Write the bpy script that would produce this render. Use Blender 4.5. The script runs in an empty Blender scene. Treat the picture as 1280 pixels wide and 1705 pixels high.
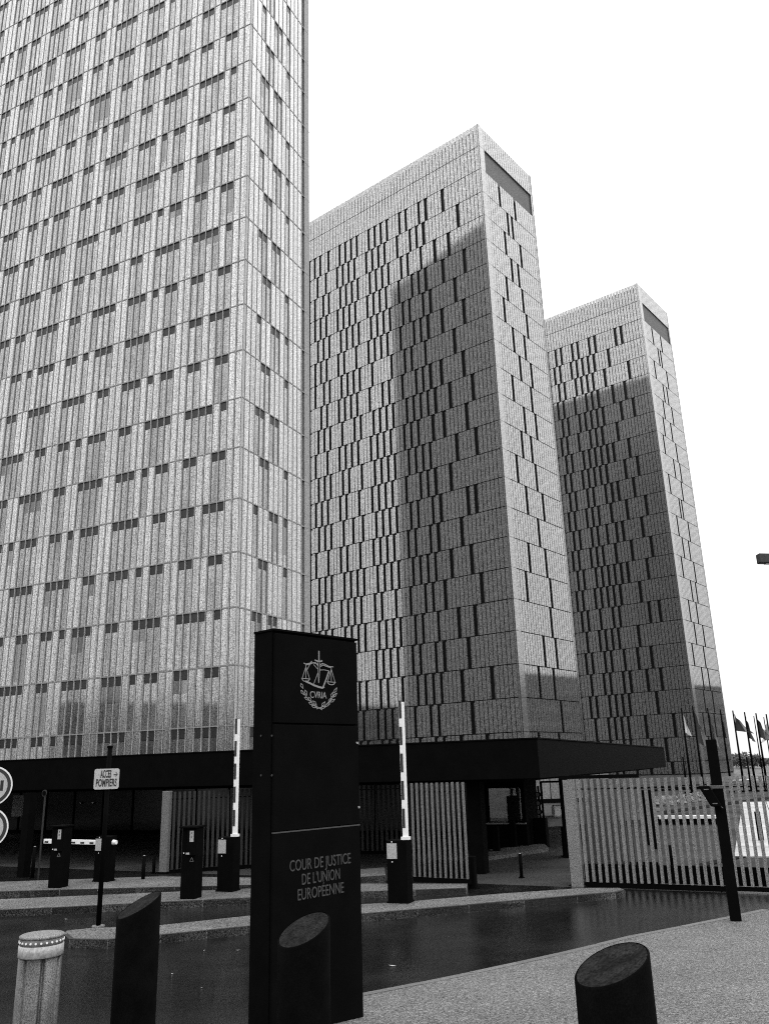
import bpy, bmesh, math, random
from mathutils import Vector, Matrix
random.seed(7)
SC = bpy.context.scene
COL = SC.collection
V = Vector

# ---------------------------------------------------------------- camera
EYE = V((0, 0, 2.4))
FPX, PITCH, ROLL = 1382.627, 0.299446, -0.0301672
FW = V((0, math.cos(PITCH), math.sin(PITCH)))
_r0 = V((1, 0, 0)); _u0 = _r0.cross(FW)
RT = _r0 * math.cos(ROLL) + _u0 * math.sin(ROLL)
UP = _u0 * math.cos(ROLL) - _r0 * math.sin(ROLL)
cd = bpy.data.cameras.new('camera')
cam = bpy.data.objects.new('camera', cd); COL.objects.link(cam)
cam.matrix_world = Matrix(((RT.x, UP.x, -FW.x, EYE.x), (RT.y, UP.y, -FW.y, EYE.y), (RT.z, UP.z, -FW.z, EYE.z), (0, 0, 0, 1)))
cd.sensor_fit = 'VERTICAL'; cd.sensor_height = 24.0
cd.lens = 24.0 * FPX / 1705.0
cd.clip_start = 0.05; cd.clip_end = 6000
SC.camera = cam

# ---------------------------------------------------------------- sky, sun, exposure
W = bpy.data.worlds.new('World'); SC.world = W; W.use_nodes = True
nt = W.node_tree; nt.nodes.clear()
SUN_EL, SUN_AZ = math.radians(60), math.radians(78)       # azimuth from +Y towards +X
out = nt.nodes.new('ShaderNodeOutputWorld'); bg = nt.nodes.new('ShaderNodeBackground')
sky = nt.nodes.new('ShaderNodeTexSky'); sky.sky_type = 'NISHITA'; sky.sun_disc = False
sky.sun_elevation = SUN_EL; sky.sun_rotation = SUN_AZ
sky.air_density = 1.0; sky.dust_density = 4.0; sky.ozone_density = 1.0
bw = nt.nodes.new('ShaderNodeRGBToBW')
tc = nt.nodes.new('ShaderNodeTexCoord'); sx = nt.nodes.new('ShaderNodeSeparateXYZ')
mr = nt.nodes.new('ShaderNodeMapRange')                    # overcast dome: brighter towards the zenith
mr.inputs['From Min'].default_value = 0.0; mr.inputs['From Max'].default_value = 1.0
mr.inputs['To Min'].default_value = 9.9; mr.inputs['To Max'].default_value = 27.0
mx = nt.nodes.new('ShaderNodeMix'); mx.data_type = 'FLOAT'; mx.inputs[0].default_value = 0.9
nt.links.new(tc.outputs['Generated'], sx.inputs[0]); nt.links.new(sx.outputs['Z'], mr.inputs['Value'])
nt.links.new(sky.outputs[0], bw.inputs[0])
nt.links.new(bw.outputs[0], mx.inputs[2]); nt.links.new(mr.outputs[0], mx.inputs[3])
nt.links.new(mx.outputs[0], bg.inputs['Color']); nt.links.new(bg.outputs[0], out.inputs['Surface'])
bg.inputs['Strength'].default_value = 0.11
sd = bpy.data.lights.new('sun', 'SUN'); sun = bpy.data.objects.new('sun', sd); COL.objects.link(sun)
sd.energy = 0.5; sd.angle = math.radians(30); sd.color = (1, 1, 1)
sdir = V((math.sin(SUN_AZ) * math.cos(SUN_EL), math.cos(SUN_AZ) * math.cos(SUN_EL), math.sin(SUN_EL)))
sun.rotation_euler = (-sdir).to_track_quat('-Z', 'Y').to_euler(); sun.location = (20, -20, 60)
SC.view_settings.view_transform = 'Standard'; SC.view_settings.look = 'None'
SC.view_settings.exposure = 0.0; SC.view_settings.gamma = 1.0; SC.view_settings.use_curve_mapping = False
SC.cycles.use_denoising = False; SC.cycles.filter_width = 1.1
SC.cycles.max_bounces = 8; SC.cycles.glossy_bounces = 4; SC.cycles.diffuse_bounces = 3


# ---------------------------------------------------------------- helpers: pixels of the photograph to places
def ray(x, y):
    return RT * ((x - 640) / FPX) + UP * ((852.5 - y) / FPX) + FW

def gz(y):                               # the road falls gently away from the camera and levels out
    y = max(y, 2.5)
    return 0.085 * (12 - y) if y < 9 else (0.085 * (15 - y) ** 2 / 12 if y < 15 else 0.0)
GZY = [2.5] + [9 + .6 * i for i in range(11)]

def at(x, y, dz=0.0):
    d = ray(x, y); z = 0.0; t = 1.0
    for _ in range(60):
        t = (z + dz - EYE.z) / d.z; z = gz(d.y * t)
    p = EYE + d * t
    return p

def zat(x, y, p):
    d = ray(x, y); return EYE.z + d.z * math.hypot(p.x, p.y) / math.hypot(d.x, d.y)

def along(x, p, d):                      # parameter t so that p + t d stands at column x (taken near eye level)
    r = ray(x, 1300); k = d.x * -r.y + r.x * d.y
    return (-p.x * -r.y - r.x * p.y) / k

def d2(a): return V((math.cos(a), math.sin(a), 0))


# ---------------------------------------------------------------- materials
MATS = {}
def mat(name, base, rough=0.6, metal=0.0, spec=0.5, n=None, rn=None, bump=0.0, rnd=0.0, extra=None):
    if name in MATS: return MATS[name]
    m = bpy.data.materials.new(name); m.use_nodes = True; t = m.node_tree
    p = t.nodes['Principled BSDF']
    p.inputs['Base Color'].default_value = (base, base, base, 1)
    p.inputs['Roughness'].default_value = rough; p.inputs['Metallic'].default_value = metal
    p.inputs['Specular IOR Level'].default_value = spec
    geo = t.nodes.new('ShaderNodeNewGeometry')
    val = None
    for item in (n or []):
        sc_, amp = item[:2]; src = geo.outputs['Position']
        if len(item) > 2:
            vm = t.nodes.new('ShaderNodeVectorMath'); vm.operation = 'MULTIPLY'; vm.inputs[1].default_value = (1, 1, item[2])
            t.links.new(src, vm.inputs[0]); src = vm.outputs[0]
        nz = t.nodes.new('ShaderNodeTexNoise'); nz.inputs['Scale'].default_value = sc_
        nz.inputs['Detail'].default_value = 3.0; nz.inputs['Roughness'].default_value = 0.65
        t.links.new(src, nz.inputs['Vector'])
        r = t.nodes.new('ShaderNodeMapRange'); r.inputs['From Min'].default_value = 0.34; r.inputs['From Max'].default_value = 0.66; r.clamp = True
        r.inputs['To Min'].default_value = 1 - amp; r.inputs['To Max'].default_value = 1 + amp
        t.links.new(nz.outputs[0], r.inputs['Value'])
        if val is None: val = r.outputs[0]
        else:
            mm = t.nodes.new('ShaderNodeMath'); mm.operation = 'MULTIPLY'
            t.links.new(val, mm.inputs[0]); t.links.new(r.outputs[0], mm.inputs[1]); val = mm.outputs[0]
        if bump and sc_ == n[0][0]:
            b = t.nodes.new('ShaderNodeBump'); b.inputs['Strength'].default_value = bump; b.inputs['Distance'].default_value = 0.02
            t.links.new(nz.outputs[0], b.inputs['Height']); t.links.new(b.outputs[0], p.inputs['Normal'])
    if rnd:
        oi = t.nodes.new('ShaderNodeObjectInfo'); r = t.nodes.new('ShaderNodeMapRange')
        r.inputs['To Min'].default_value = 1 - rnd; r.inputs['To Max'].default_value = 1 + rnd
        t.links.new(oi.outputs['Random'], r.inputs['Value'])
        if val is None: val = r.outputs[0]
        else:
            mm = t.nodes.new('ShaderNodeMath'); mm.operation = 'MULTIPLY'
            t.links.new(val, mm.inputs[0]); t.links.new(r.outputs[0], mm.inputs[1]); val = mm.outputs[0]
    if val is not None:
        mm = t.nodes.new('ShaderNodeMath'); mm.operation = 'MULTIPLY'; mm.use_clamp = True; mm.inputs[1].default_value = base
        t.links.new(val, mm.inputs[0])
        cr = t.nodes.new('ShaderNodeCombineColor')
        for i in range(3): t.links.new(mm.outputs[0], cr.inputs[i])
        t.links.new(cr.outputs[0], p.inputs['Base Color'])
    if rn:                                # (scale, low, high): wet and dry patches
        nz = t.nodes.new('ShaderNodeTexNoise'); nz.inputs['Scale'].default_value = rn[0]; nz.inputs['Detail'].default_value = 4
        t.links.new(geo.outputs['Position'], nz.inputs['Vector'])
        r = t.nodes.new('ShaderNodeMapRange'); r.inputs['From Min'].default_value = 0.4; r.inputs['From Max'].default_value = 0.6
        r.inputs['To Min'].default_value = rn[1]; r.inputs['To Max'].default_value = rn[2]
        t.links.new(nz.outputs[0], r.inputs['Value']); t.links.new(r.outputs[0], p.inputs['Roughness'])
    MATS[name] = m
    return m

M_ground = mat('wet_concrete_ground', 0.05, 0.6, spec=.04, n=[(70, .8), (.35, .25)], rn=(.5, .25, .6))
M_road = mat('wet_asphalt', 0.010, 0.25, spec=0.5, n=[(90, 1.3), (.5, .3)], rn=(.45, .07, .22), bump=.10)
_t = M_road.node_tree; _p = _t.nodes['Principled BSDF']         # the road is wetter towards the fence
_g = _t.nodes.new('ShaderNodeNewGeometry'); _x = _t.nodes.new('ShaderNodeSeparateXYZ'); _m = _t.nodes.new('ShaderNodeMapRange')
_m.inputs['From Min'].default_value = -1.5; _m.inputs['From Max'].default_value = 3.0
_m.inputs['To Min'].default_value = 0.08; _m.inputs['To Max'].default_value = 1.0
_t.links.new(_g.outputs['Position'], _x.inputs[0]); _t.links.new(_x.outputs['X'], _m.inputs['Value'])
_t.links.new(_m.outputs[0], _p.inputs['Specular IOR Level'])
M_pave = mat('grainy_pavement', 0.122, 0.85, spec=.2, n=[(75, 1.3), (30, .5), (.6, .12)], bump=.6)
M_island = mat('island_concrete', 0.10, 0.8, spec=.15, n=[(45, 1.2), (.8, .2)], bump=.4)
M_kerb = mat('kerb_granite', 0.028, 0.65, spec=.25, n=[(70, .8), (2, .2)], rnd=.15)
M_kerbl = mat('kerb_pale', 0.10, 0.65, n=[(70, .8)], rnd=.15)
M_core = mat('tower_core', 0.012, 0.6)
M_gpanel = mat('milky_glass_panel', 0.39, 0.2, metal=.75, spec=.5, n=[(13, .75), (4.5, .22, .02)], rnd=.05)
M_fin = mat('pale_fin', 0.36, 0.45, n=[(13, .5)])
M_ledge = mat('floor_ledge_metal', 0.20, 0.5, n=[(12, .4)])
M_veil = mat('veiled_glass', 0.285, 0.06, metal=.7, spec=.7, n=[(13, .8), (5, .3, .02), (.7, .12)], rnd=.2)
M_blind = mat('unveiled_glass', 0.15, 0.08, metal=.7, spec=.6, n=[(13, .5), (5, .3, .02)], rnd=.4)
M_transom = mat('open_transom_glass', 0.02, 0.35, spec=.3, n=[(13, .6)], rnd=.4)
M_rear = mat('rear_facade', 0.29, 0.3, metal=.45, spec=.3, n=[(5, .2)])
M_grey = mat('grey_corner_strip', 0.11, 0.6, n=[(13, .6)])
M_strip = mat('plain_grey_strip', 0.25, 0.6, n=[(13, .6)])
M_clad = mat('ribbed_metal_mesh', 0.325, 0.065, metal=.8, spec=.4, n=[(8.5, .85), (2.2, .1)], rnd=.03)
M_cornr = mat('mesh_corner_strip', 0.32, 0.2, metal=.8, n=[(8.5, .6)])
M_slot = mat('slot_window_glass', 0.008, 0.4, spec=.15)
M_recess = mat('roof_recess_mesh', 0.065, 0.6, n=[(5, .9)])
M_black = mat('black_painted_steel', 0.0032, 0.7, spec=.012, n=[(220, .3), (3, .15)])
M_boll = mat('bollard_black_paint', 0.0025, 0.6, spec=.010, n=[(180, .4), (9, .25)])
M_black2 = mat('black_anodised_sheet', 0.0035, 0.7, spec=.012, n=[(220, .3), (3, .15)])
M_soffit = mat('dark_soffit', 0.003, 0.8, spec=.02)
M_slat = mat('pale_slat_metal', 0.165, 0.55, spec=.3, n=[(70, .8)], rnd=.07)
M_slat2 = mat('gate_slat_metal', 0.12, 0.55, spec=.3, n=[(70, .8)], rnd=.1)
M_shade_slat = mat('shade_toned_slat_metal', 0.03, 0.55, spec=.2, n=[(60, .6)], rnd=.15)  # darker copy of the slat metal, canopy shade put into the colour
M_white = mat('white_paint', 0.80, 0.4, n=[(30, .08)])
M_label = mat('printed_label', 0.36, 0.5, n=[(60, .35)])
M_print = mat('white_print', 0.2, 0.6)
M_print2 = mat('grey_print', 0.036, 0.6)
M_ink = mat('black_ink', 0.012, 0.6)
M_ring = mat('sign_ring_paint', 0.02, 0.5)
M_signface = mat('sign_face', 0.42, 0.5, n=[(60, .25)])
M_steel = mat('brushed_steel', 0.075, 0.45, metal=.5, n=[(160, .9), (8, .2)])
M_band = mat('reflective_band', 0.34, 0.5, n=[(60, .3)])
M_led = mat('led_lens', 0.85, 0.2)
M_cut = mat('bollard_cut_face', 0.011, 0.8, spec=.05, n=[(90, .7), (14, .5)])
M_glassd = mat('dark_glass', 0.01, 0.12, spec=.35)
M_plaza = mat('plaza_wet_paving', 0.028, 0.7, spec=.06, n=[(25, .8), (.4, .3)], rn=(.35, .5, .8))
M_channel = mat('drain_channel', 0.008, 0.8, spec=.03)
M_leaf = mat('far_foliage', 0.07, 0.8, n=[(.6, .4)])  # leaf grey lifted, distance haze put into the colour
M_bark = mat('bark', 0.05, 0.9)
M_wallm = mat('mid_grey_wall', 0.16, 0.6, n=[(4, .3)])
M_flags = [mat('flag_cloth_dark', .03, .8), mat('flag_cloth_mid', .22, .8), mat('flag_cloth_pale', .7, .8)]
M_tyre = mat('tyre_rubber', .012, .8)
M_carw = mat('pale_car_paint', .75, .25)


# ---------------------------------------------------------------- mesh builder
class MB:
    def __init__(s): s.v = []; s.f = []
    def quadbox(s, o, X, Y, Z):
        b = len(s.v)
        for k in (0, 1):
            for j in (0, 1):
                for i in (0, 1): s.v.append(o + X * i + Y * j + Z * k)
        flip = X.cross(Y).dot(Z) < 0
        for q in ((0, 2, 3, 1), (4, 5, 7, 6), (0, 1, 5, 4), (2, 6, 7, 3), (0, 4, 6, 2), (1, 3, 7, 5)):
            q = [b + i for i in q]
            s.f.append(q[::-1] if flip else q)
        return s
    def fbox(s, fr, t0, t1, z0, z1, n0, n1):
        o, d, n = fr
        return s.quadbox(o + d * t0 + n * n0 + V((0, 0, z0)), d * (t1 - t0), n * (n1 - n0), V((0, 0, z1 - z0)))
    def box(s, c, sx, sy, sz, a=0.0):          # c = centre of the base
        X = d2(a) * sx; Y = d2(a + math.pi / 2) * sy
        return s.quadbox(c - X / 2 - Y / 2, X, Y, V((0, 0, sz)))
    def tube(s, p0, p1, r0, r1=None, n=10, caps=True):
        r1 = r0 if r1 is None else r1
        ax = (p1 - p0).normalized(); a = ax.orthogonal().normalized(); c = ax.cross(a); b = len(s.v)
        for p, r in ((p0, r0), (p1, r1)):
            for i in range(n):
                w = 2 * math.pi * i / n; s.v.append(p + (a * math.cos(w) + c * math.sin(w)) * r)
        for i in range(n):
            j = (i + 1) % n; s.f.append([b + i, b + j, b + n + j, b + n + i])
        if caps: s.f.append([b + i for i in range(n)][::-1]); s.f.append([b + n + i for i in range(n)])
        return s
    def prism(s, pts, ex):                     # planar outline pushed along ex
        b = len(s.v); n = len(pts)
        s.v += [p.copy() for p in pts] + [p + ex for p in pts]
        s.f.append([b + i for i in range(n)][::-1]); s.f.append([b + n + i for i in range(n)])
        for i in range(n):
            j = (i + 1) % n; s.f.append([b + i, b + j, b + n + j, b + n + i])
        return s
    def mesh(s, name, base=V((0, 0, 0))):
        me = bpy.data.meshes.new(name)
        me.from_pydata([tuple(p - base) for p in s.v], [], s.f); me.update()
        return me
    def build(s, name, m, parent=None, smooth=False, fix=True, bevel=0.0):
        base = V(parent['_base']) if parent is not None else V((0, 0, 0))
        me = s.mesh(name, base)
        if fix or bevel:
            bm = bmesh.new(); bm.from_mesh(me)
            if fix: bmesh.ops.recalc_face_normals(bm, faces=bm.faces)
            if bevel: bmesh.ops.bevel(bm, geom=[e for e in bm.edges], offset=bevel, segments=1, affect='EDGES', clamp_overlap=True)
            bm.to_mesh(me); bm.free()
        if smooth:
            for p in me.polygons: p.use_smooth = len(p.vertices) == 4
        return link(name, me, m, parent)

def link(name, me, m, parent=None, loc=None):
    if m is not None and not me.materials: me.materials.append(m)
    o = bpy.data.objects.new(name, me); COL.objects.link(o)
    if parent is not None:
        o.parent = parent; o['_base'] = parent['_base']
    if loc is not None: o.location = loc
    return o

def thing(name, label, cat, base, group=None):
    o = bpy.data.objects.new(name, None); COL.objects.link(o); o.location = base
    o.empty_display_size = 0.2
    o['label'] = label; o['category'] = cat; o['_base'] = tuple(base)
    if group: o['group'] = group
    return o

def stuff(o): o['kind'] = 'stuff'; return o

def structure(o, label=None):
    o['kind'] = 'structure'
    if label: o['label'] = label
    return o

def sheet(name, pts, dz, m, thick=0.0):
    """polygon draped on the sloping ground, dz above it; with sides when thick"""
    bm = bmesh.new()
    vs = [bm.verts.new((p[0], p[1], 0)) for p in pts]
    f = bm.faces.new(vs); f.normal_update()
    if f.normal.z < 0: f.normal_flip()
    for y in GZY:
        bmesh.ops.bisect_plane(bm, geom=bm.verts[:] + bm.edges[:] + bm.faces[:], plane_co=(0, y, 0), plane_no=(0, 1, 0))
    bmesh.ops.triangulate(bm, faces=bm.faces)
    for v in bm.verts: v.co.z = gz(v.co.y) + dz
    if thick:
        r = bmesh.ops.extrude_face_region(bm, geom=bm.faces[:])
        low = [e for e in r['geom'] if isinstance(e, bmesh.types.BMVert)]
        for v in low: v.co.z -= thick
        bmesh.ops.recalc_face_normals(bm, faces=bm.faces)
    me = bpy.data.meshes.new(name); bm.to_mesh(me); bm.free()
    if not thick:
        for pg in me.polygons: pg.use_smooth = True
    o = link(name, me, m); o['_base'] = (0, 0, 0)
    return structure(o)

def text_obj(name, body, m, parent, origin, xd, zd, size, squeeze=1.0, align='LEFT', ext=0.002, bold=0.0):
    cu = bpy.data.curves.new(name, 'FONT'); cu.body = body; cu.size = size; cu.align_x = align
    cu.extrude = ext; cu.resolution_u = 3; cu.offset = bold
    tmp = bpy.data.objects.new(name, cu); COL.objects.link(tmp)
    dg = bpy.context.evaluated_depsgraph_get()
    me = bpy.data.meshes.new_from_object(tmp.evaluated_get(dg)); bpy.data.objects.remove(tmp)
    nd = xd.cross(zd)
    me.transform(Matrix(((xd.x * squeeze, zd.x, nd.x, 0), (xd.y * squeeze, zd.y, nd.y, 0), (xd.z * squeeze, zd.z, nd.z, 0), (0, 0, 0, 1))))
    me.materials.clear()
    me.name = name
    o = link(name, me, m, parent, origin - V(parent['_base']))
    return o


# ================================================================ ground, road, pavement, islands
mb = MB()
ys = [-400] + GZY + [60, 200, 2500]
for j, y in enumerate(ys):
    for x in (-2500, -60, 60, 2500): mb.v.append(V((x, y, gz(y))))
for j in range(len(ys) - 1):
    for i in range(3): mb.f.append([j * 4 + i, j * 4 + i + 1, (j + 1) * 4 + i + 1, (j + 1) * 4 + i])
structure(mb.build('ground', M_ground, fix=False))
sheet('road', [(-60, -30), (14, -30), (14, 12.9), (3.7, 18.2), (-60, 51)], .006, M_road)

_ka, _kb = at(-300, 1800), at(440, 1738)
KERB = [(_ka.x, _ka.y), (_kb.x, _kb.y), (-.33, 9.21), (1.47, 10.98), (3.34, 12.81), (5.12, 14.12), (6.02, 14.79), (7.5, 15.3), (9, 14.4), (14, 11.8)]
pav = sheet('pavement', KERB + [(14, -30), (-12, -30)], .032, M_pave, .03)

def lay_kerb(parent, pts, width, top, low, m, step=1.0, inside=1):
    """row of kerb stones along an outline, each one an object"""
    for a, b in zip(pts[:-1], pts[1:]):
        a = V((a[0], a[1], 0)); b = V((b[0], b[1], 0)); L = (b - a).length
        n = max(1, round(L / step)); d = (b - a) / L; nn = V((-d.y, d.x, 0)) * inside
        for i in range(n):
            p = a + d * (L * i / n + .006); q = a + d * (L * (i + 1) / n - .006)
            s = MB(); jz = random.uniform(-.002, .002)
            base = [p, q, q + nn * width, p + nn * width]
            s.v = [w + V((0, 0, gz(w.y) + low)) for w in base] + [w + V((0, 0, gz(w.y) + top + jz)) for w in base]
            s.f = [[0, 3, 2, 1], [4, 5, 6, 7], [0, 1, 5, 4], [1, 2, 6, 5], [2, 3, 7, 6], [3, 0, 4, 7]]
            s.build('kerb_stone', m, parent)
lay_kerb(pav, KERB[1:7], .12, .038, .008, M_kerbl, 1.0, 1)

def island(near, far, name='traffic_island'):
    pts = [at(x, y, .12) for x, y in near] + [at(x, y, .12) for x, y in far]
    o = sheet(name, [(p.x, p.y) for p in pts], .118, M_island, .115)
    npts = [at(x, y, .12) for x, y in near]
    lay_kerb(o, [(p.x, p.y) for p in npts], .07, .124, .007, M_kerb, .9, 1)
    return o
island([(106, 1556), (116, 1564), (180, 1565), (268, 1557), (418, 1542), (606, 1522), (780, 1507), (960, 1491), (1024, 1486), (1040, 1482)],
       [(1030, 1478), (960, 1479), (828, 1488), (688, 1500), (606, 1505), (418, 1524), (268, 1540), (150, 1545), (112, 1549)])
island([(-260, 1526), (0, 1516), (419, 1495), (606, 1485), (776, 1479)], [(778, 1471), (606, 1471), (419, 1479), (0, 1497), (-260, 1506)])
island([(-260, 1490), (0, 1485), (100, 1482), (419, 1474), (642, 1458)], [(640, 1444), (419, 1461), (266, 1459), (0, 1468), (-260, 1474)])

# plaza beyond the fence
PL = [at(985, 1440), at(1300, 1462), at(1700, 1440), at(1700, 1300), at(1100, 1302), at(930, 1330)]
sheet('plaza_paving', [(p.x, p.y) for p in PL], .008, M_plaza)

# ================================================================ the three towers
FH = 3.9
def facade_rows(lf, top):
    n = -1 if lf > .5 else 0
    rows = []
    while (lf + n) * FH < top - .1: rows.append(n); n += 1
    return rows

A1, A2 = -0.448973, -0.682585
L1 = -d2(A1); R1 = -d2(A1 - math.pi / 2)
L2 = -d2(A2); R2 = -d2(A2 - math.pi / 2)

# ---- tower one: milky glass with fins
T1C = V((-10.192, 55.715, 0)); T1L, T1W, T1H = 68.4, 9.55, 116.0
tw = thing('office_tower', 'nearest and tallest tower, pale glass fins with small dark panes, cut by the left edge', 'office tower', T1C, 'office towers')
FL = (T1C, L1, -R1); FR = (T1C, R1, -L1)
LF = .38
MB().quadbox(T1C + L1 * .3 + R1 * .3, L1 * (T1L - .6), R1 * (T1W - .6), V((0, 0, T1H - .5))).build('core', M_core, tw)
mb = MB(); mb.quadbox(T1C + R1 * (T1W - .3), L1 * T1L, R1 * .3, V((0, 0, T1H)))
mb.build('rear_facade', M_rear, tw)
mb = MB(); mb.quadbox(T1C + L1 * (T1L - .3), L1 * .3, R1 * (T1W - .302), V((0, 0, T1H))); mb.build('end_facade', M_rear, tw)
rows = range(-1, 29)
for n in list(rows) + [29]:
    z = FH * (LF + n + 0)
    if z < 0: continue
    mb = MB()
    mb.fbox(FL, -.05, T1L, z - .045, z + .045, -.28, .03)
    mb.fbox(FR, .0, T1W, z - .045, z + .045, -.28, .03)
    mb.build('floor_ledge', M_ledge, tw, fix=False)
PATL = [[2,3,4,6,7,10,11,14,15,16,17,20,21,22,24,26,27,30,31,32,34,36,37,40,41,42,45,46,49,50],
        [2,3,6,7,10,11,13,15,16,17,20,21,22,23,26,27,30,31,32,33,36,37,39,40,41,43,45,46,49],
        [2,4,5,6,7,10,11,12,13,16,17,20,21,22,24,26,27,30,31,34,35,36,37,40,41,43,44,46,48],
        [2,3,6,7,10,11,13,15,16,17,20,21,24,25,26,27,30,31,32,33,36,37,39,40,41,43,45,49]]
PATL[:] = [set(p) | {k + 50 for k in p if k > 2} | {k + 100 for k in p if k < 8} for p in PATL]
PATR = [{3, 6, 7, 9}, {4, 5, 9}, {3, 4, 6, 7}, {4, 5, 9}]
PL1, PR1 = .6575, .66
def t1_cells():
    for n in range(-1, 29):
        for k in range(int(T1L / PL1)): yield 'L', n, k, k * PL1, PL1, k in PATL[n % 4]
        for k in range(-1, 12): yield 'R', n, k, .33 + (k) * PR1 + .33, PR1, k in {q - 1 for q in PATR[n % 4]}
def cell_dist(fr, t, z): return (fr[0] + fr[1] * t + V((0, 0, z)) - EYE).length
cells = []
for face, n, k, t0, p, win in t1_cells():
    fr = FL if face == 'L' else FR
    if face == 'R':
        t0 = .33 + k * PR1
        if k == -1: t0 = 0.02; p = .31
        if t0 + p > 8.75: continue
    z0 = max(FH * (LF + n), 0) + .06; z1 = FH * (LF + n + 1) - .06
    cells.append((face, n, k, t0, p, z0, z1, win, cell_dist(fr, t0, z0) + (999 if t0 > 35 or z0 < 2.5 else 0)))
def full(c): return abs(c[4] - .66) < .01 and c[1] >= 0
def part_mesh(name, fr, w, z0, z1, n0, n1, m):
    me = MB().fbox((V((0, 0, 0)), fr[1], fr[2]), 0, w, 0, z1 - z0, n0, n1).mesh(name); me.materials.append(m); return me
TR = .62
shared = {}
for face, fr, p in (('L', FL, PL1), ('R', FR, PR1)):
    zz = FH - .12
    shared['p' + face] = part_mesh('facade_panel', fr, p - .16, 0, zz, -.06, 0, M_gpanel)
    shared['w' + face] = part_mesh('window', fr, p - .16, 0, zz - TR - .03, -.09, -.05, M_veil)
    shared['t' + face] = part_mesh('transom_pane', fr, p - .16, 0, TR, -.09, -.05, M_transom)
def blind_of(face, n, k):
    h_ = (n * 7919 + (k // 3) * 104729 + (11 if face == 'R' else 0)) % 97
    return {0: .9, 1: 1.5, 2: .9, 3: 2.2, 4: 1.2, 5: 2.9, 6: 1.5, 7: .6, 8: 2.9, 9: 1.2, 10: .9}.get(h_, 0)
one_p = set(id(c) for c in sorted([c for c in cells if not c[7] and full(c)], key=lambda c: c[8])[:295])
one_w = set(id(c) for c in sorted([c for c in cells if c[7] and full(c)], key=lambda c: c[8])[:295])
sp, swp, stp, sbl = MB(), MB(), MB(), MB()
for c in cells:
    face, n, k, t0, p, z0, z1, win, dist = c
    fr = FL if face == 'L' else FR
    off = fr[1] * (t0 + .08) + V((0, 0, z0))
    if not win:
        if id(c) in one_p: link('facade_panel', shared['p' + face], None, tw, off)
        else: sp.fbox(fr, t0 + .08, t0 + p - .08, z0, z1, -.06, 0)
    elif id(c) in one_w:
        w = link('window', shared['w' + face], None, tw, off)
        link('transom_pane', shared['t' + face], None, w, V((0, 0, z1 - z0 - TR)))
        hb = blind_of(face, n, k)
        if hb:
            kb = ('b', face, hb)
            if kb not in shared: shared[kb] = part_mesh('open_pane', fr, p - .16, 0, hb, -.07, -.044, M_blind)
            link('open_pane', shared[kb], None, w, V((0, 0, z1 - z0 - TR - .03 - hb)))
    else:
        swp.fbox(fr, t0 + .08, t0 + p - .08, z0, z1 - TR - .03, -.09, -.05)
        stp.fbox(fr, t0 + .08, t0 + p - .08, z1 - TR, z1, -.09, -.05)
        hb = blind_of(face, n, k)
        if hb: sbl.fbox(fr, t0 + .08, t0 + p - .08, z1 - TR - .03 - hb, z1 - TR - .03, -.07, -.044)
stuff(sp.build('facade_panel', M_gpanel, tw, fix=False))
stuff(swp.build('window', M_veil, tw, fix=False))
stuff(stp.build('transom_pane', M_transom, tw, fix=False))
stuff(sbl.build('open_pane', M_blind, tw, fix=False))
fm = MB()
for k in range(0, int(T1L / PL1) + 1): fm.fbox(FL, k * PL1 - .022, k * PL1 + .022, .3, FH * (LF + 29) - .06, -.2, .035)
for k in range(0, 13): fm.fbox(FR, .33 + k * PR1 - .022, .33 + k * PR1 + .022, .3, FH * (LF + 29) - .06, -.2, .035)
stuff(fm.build('mullion', M_fin, tw, fix=False))
MB().fbox(FR, 8.72, T1W - .01, 0.1, T1H - .2, -.25, .02).build('corner_strip', M_strip, tw)
mb = MB(); mb.fbox(FL, -.03, T1L, FH * (LF + 29) + .06, T1H, -.29, -.01); mb.fbox(FR, .3, T1W - .02, FH * (LF + 29) + .06, T1H + .005, -.31, -.015)
mb.build('parapet', M_gpanel, tw)

# ---- towers two and three: ribbed metal cladding with slot windows
T2L = {0:[8,14,18,20,24,30,32,34,38],1:[11,19,21,25,29,31,33,35,39],2:[6,13,18,20,22,24,28,32,34,38],3:[11,17,19,23,25,29,31,33,35],4:[9,13,18,22,24,28,30,32,34,38],5:[7,16,19,21,25,29,33,35,39],6:[9,14,18,20,22,24,28,30,32,34,38],7:[11,17,19,23,25,29,31,33,35,39,43,45,49,53],8:[7,9,16,18,22,24,28,30,32,34,38,41,44,48,50,52],9:[13,17,19,21,25,29,31,33,35,39,43,45,49,51,53],10:[6,11,18,20,22,24,28,30,32,34,38,42,44,48,50,52],11:[8,14,17,21,23,25,29,31,33,35,39,41,43,45,49,53],12:[6,12,16,18,20,22,24,28,30,32,34,38,40,44,48,50,52],13:[8,14,17,19,21,25,29,31,35,39,41,43,45,49,51],14:[10,18,22,24,28,34,38,40,42,44,48,50,53],15:[7,13,17,19,21,25,29,31,33,35,39,43,45,49,51,53],16:[9,16,18,22,24,28,30,32,34,38,40,42,44,48,50,52],17:[6,12,17,19,21,25,29,31,33,35,39,41,43,45,49,51,53],18:[10,14,18,22,24,28,30,32,34,38,40,42,44,48,50,53],19:[7,17,19,21,25,29,31,33,35,39,41,43,45,49,52],20:[11,16,18,22,24,28,30,32,34,38,40,42,44,48,51,53]}
T2R = {0:[5,13],1:[15],2:[7,13],3:[10,15],4:[14],5:[5,15],6:[7,14],7:[12],8:[8,15],9:[5,13],10:[8,12],11:[10,15],12:[6,14],13:[10,15],14:[8,13],15:[5,15],16:[7,14],17:[10,13],18:[8,15],19:[10,12],20:[7,14]}
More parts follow.
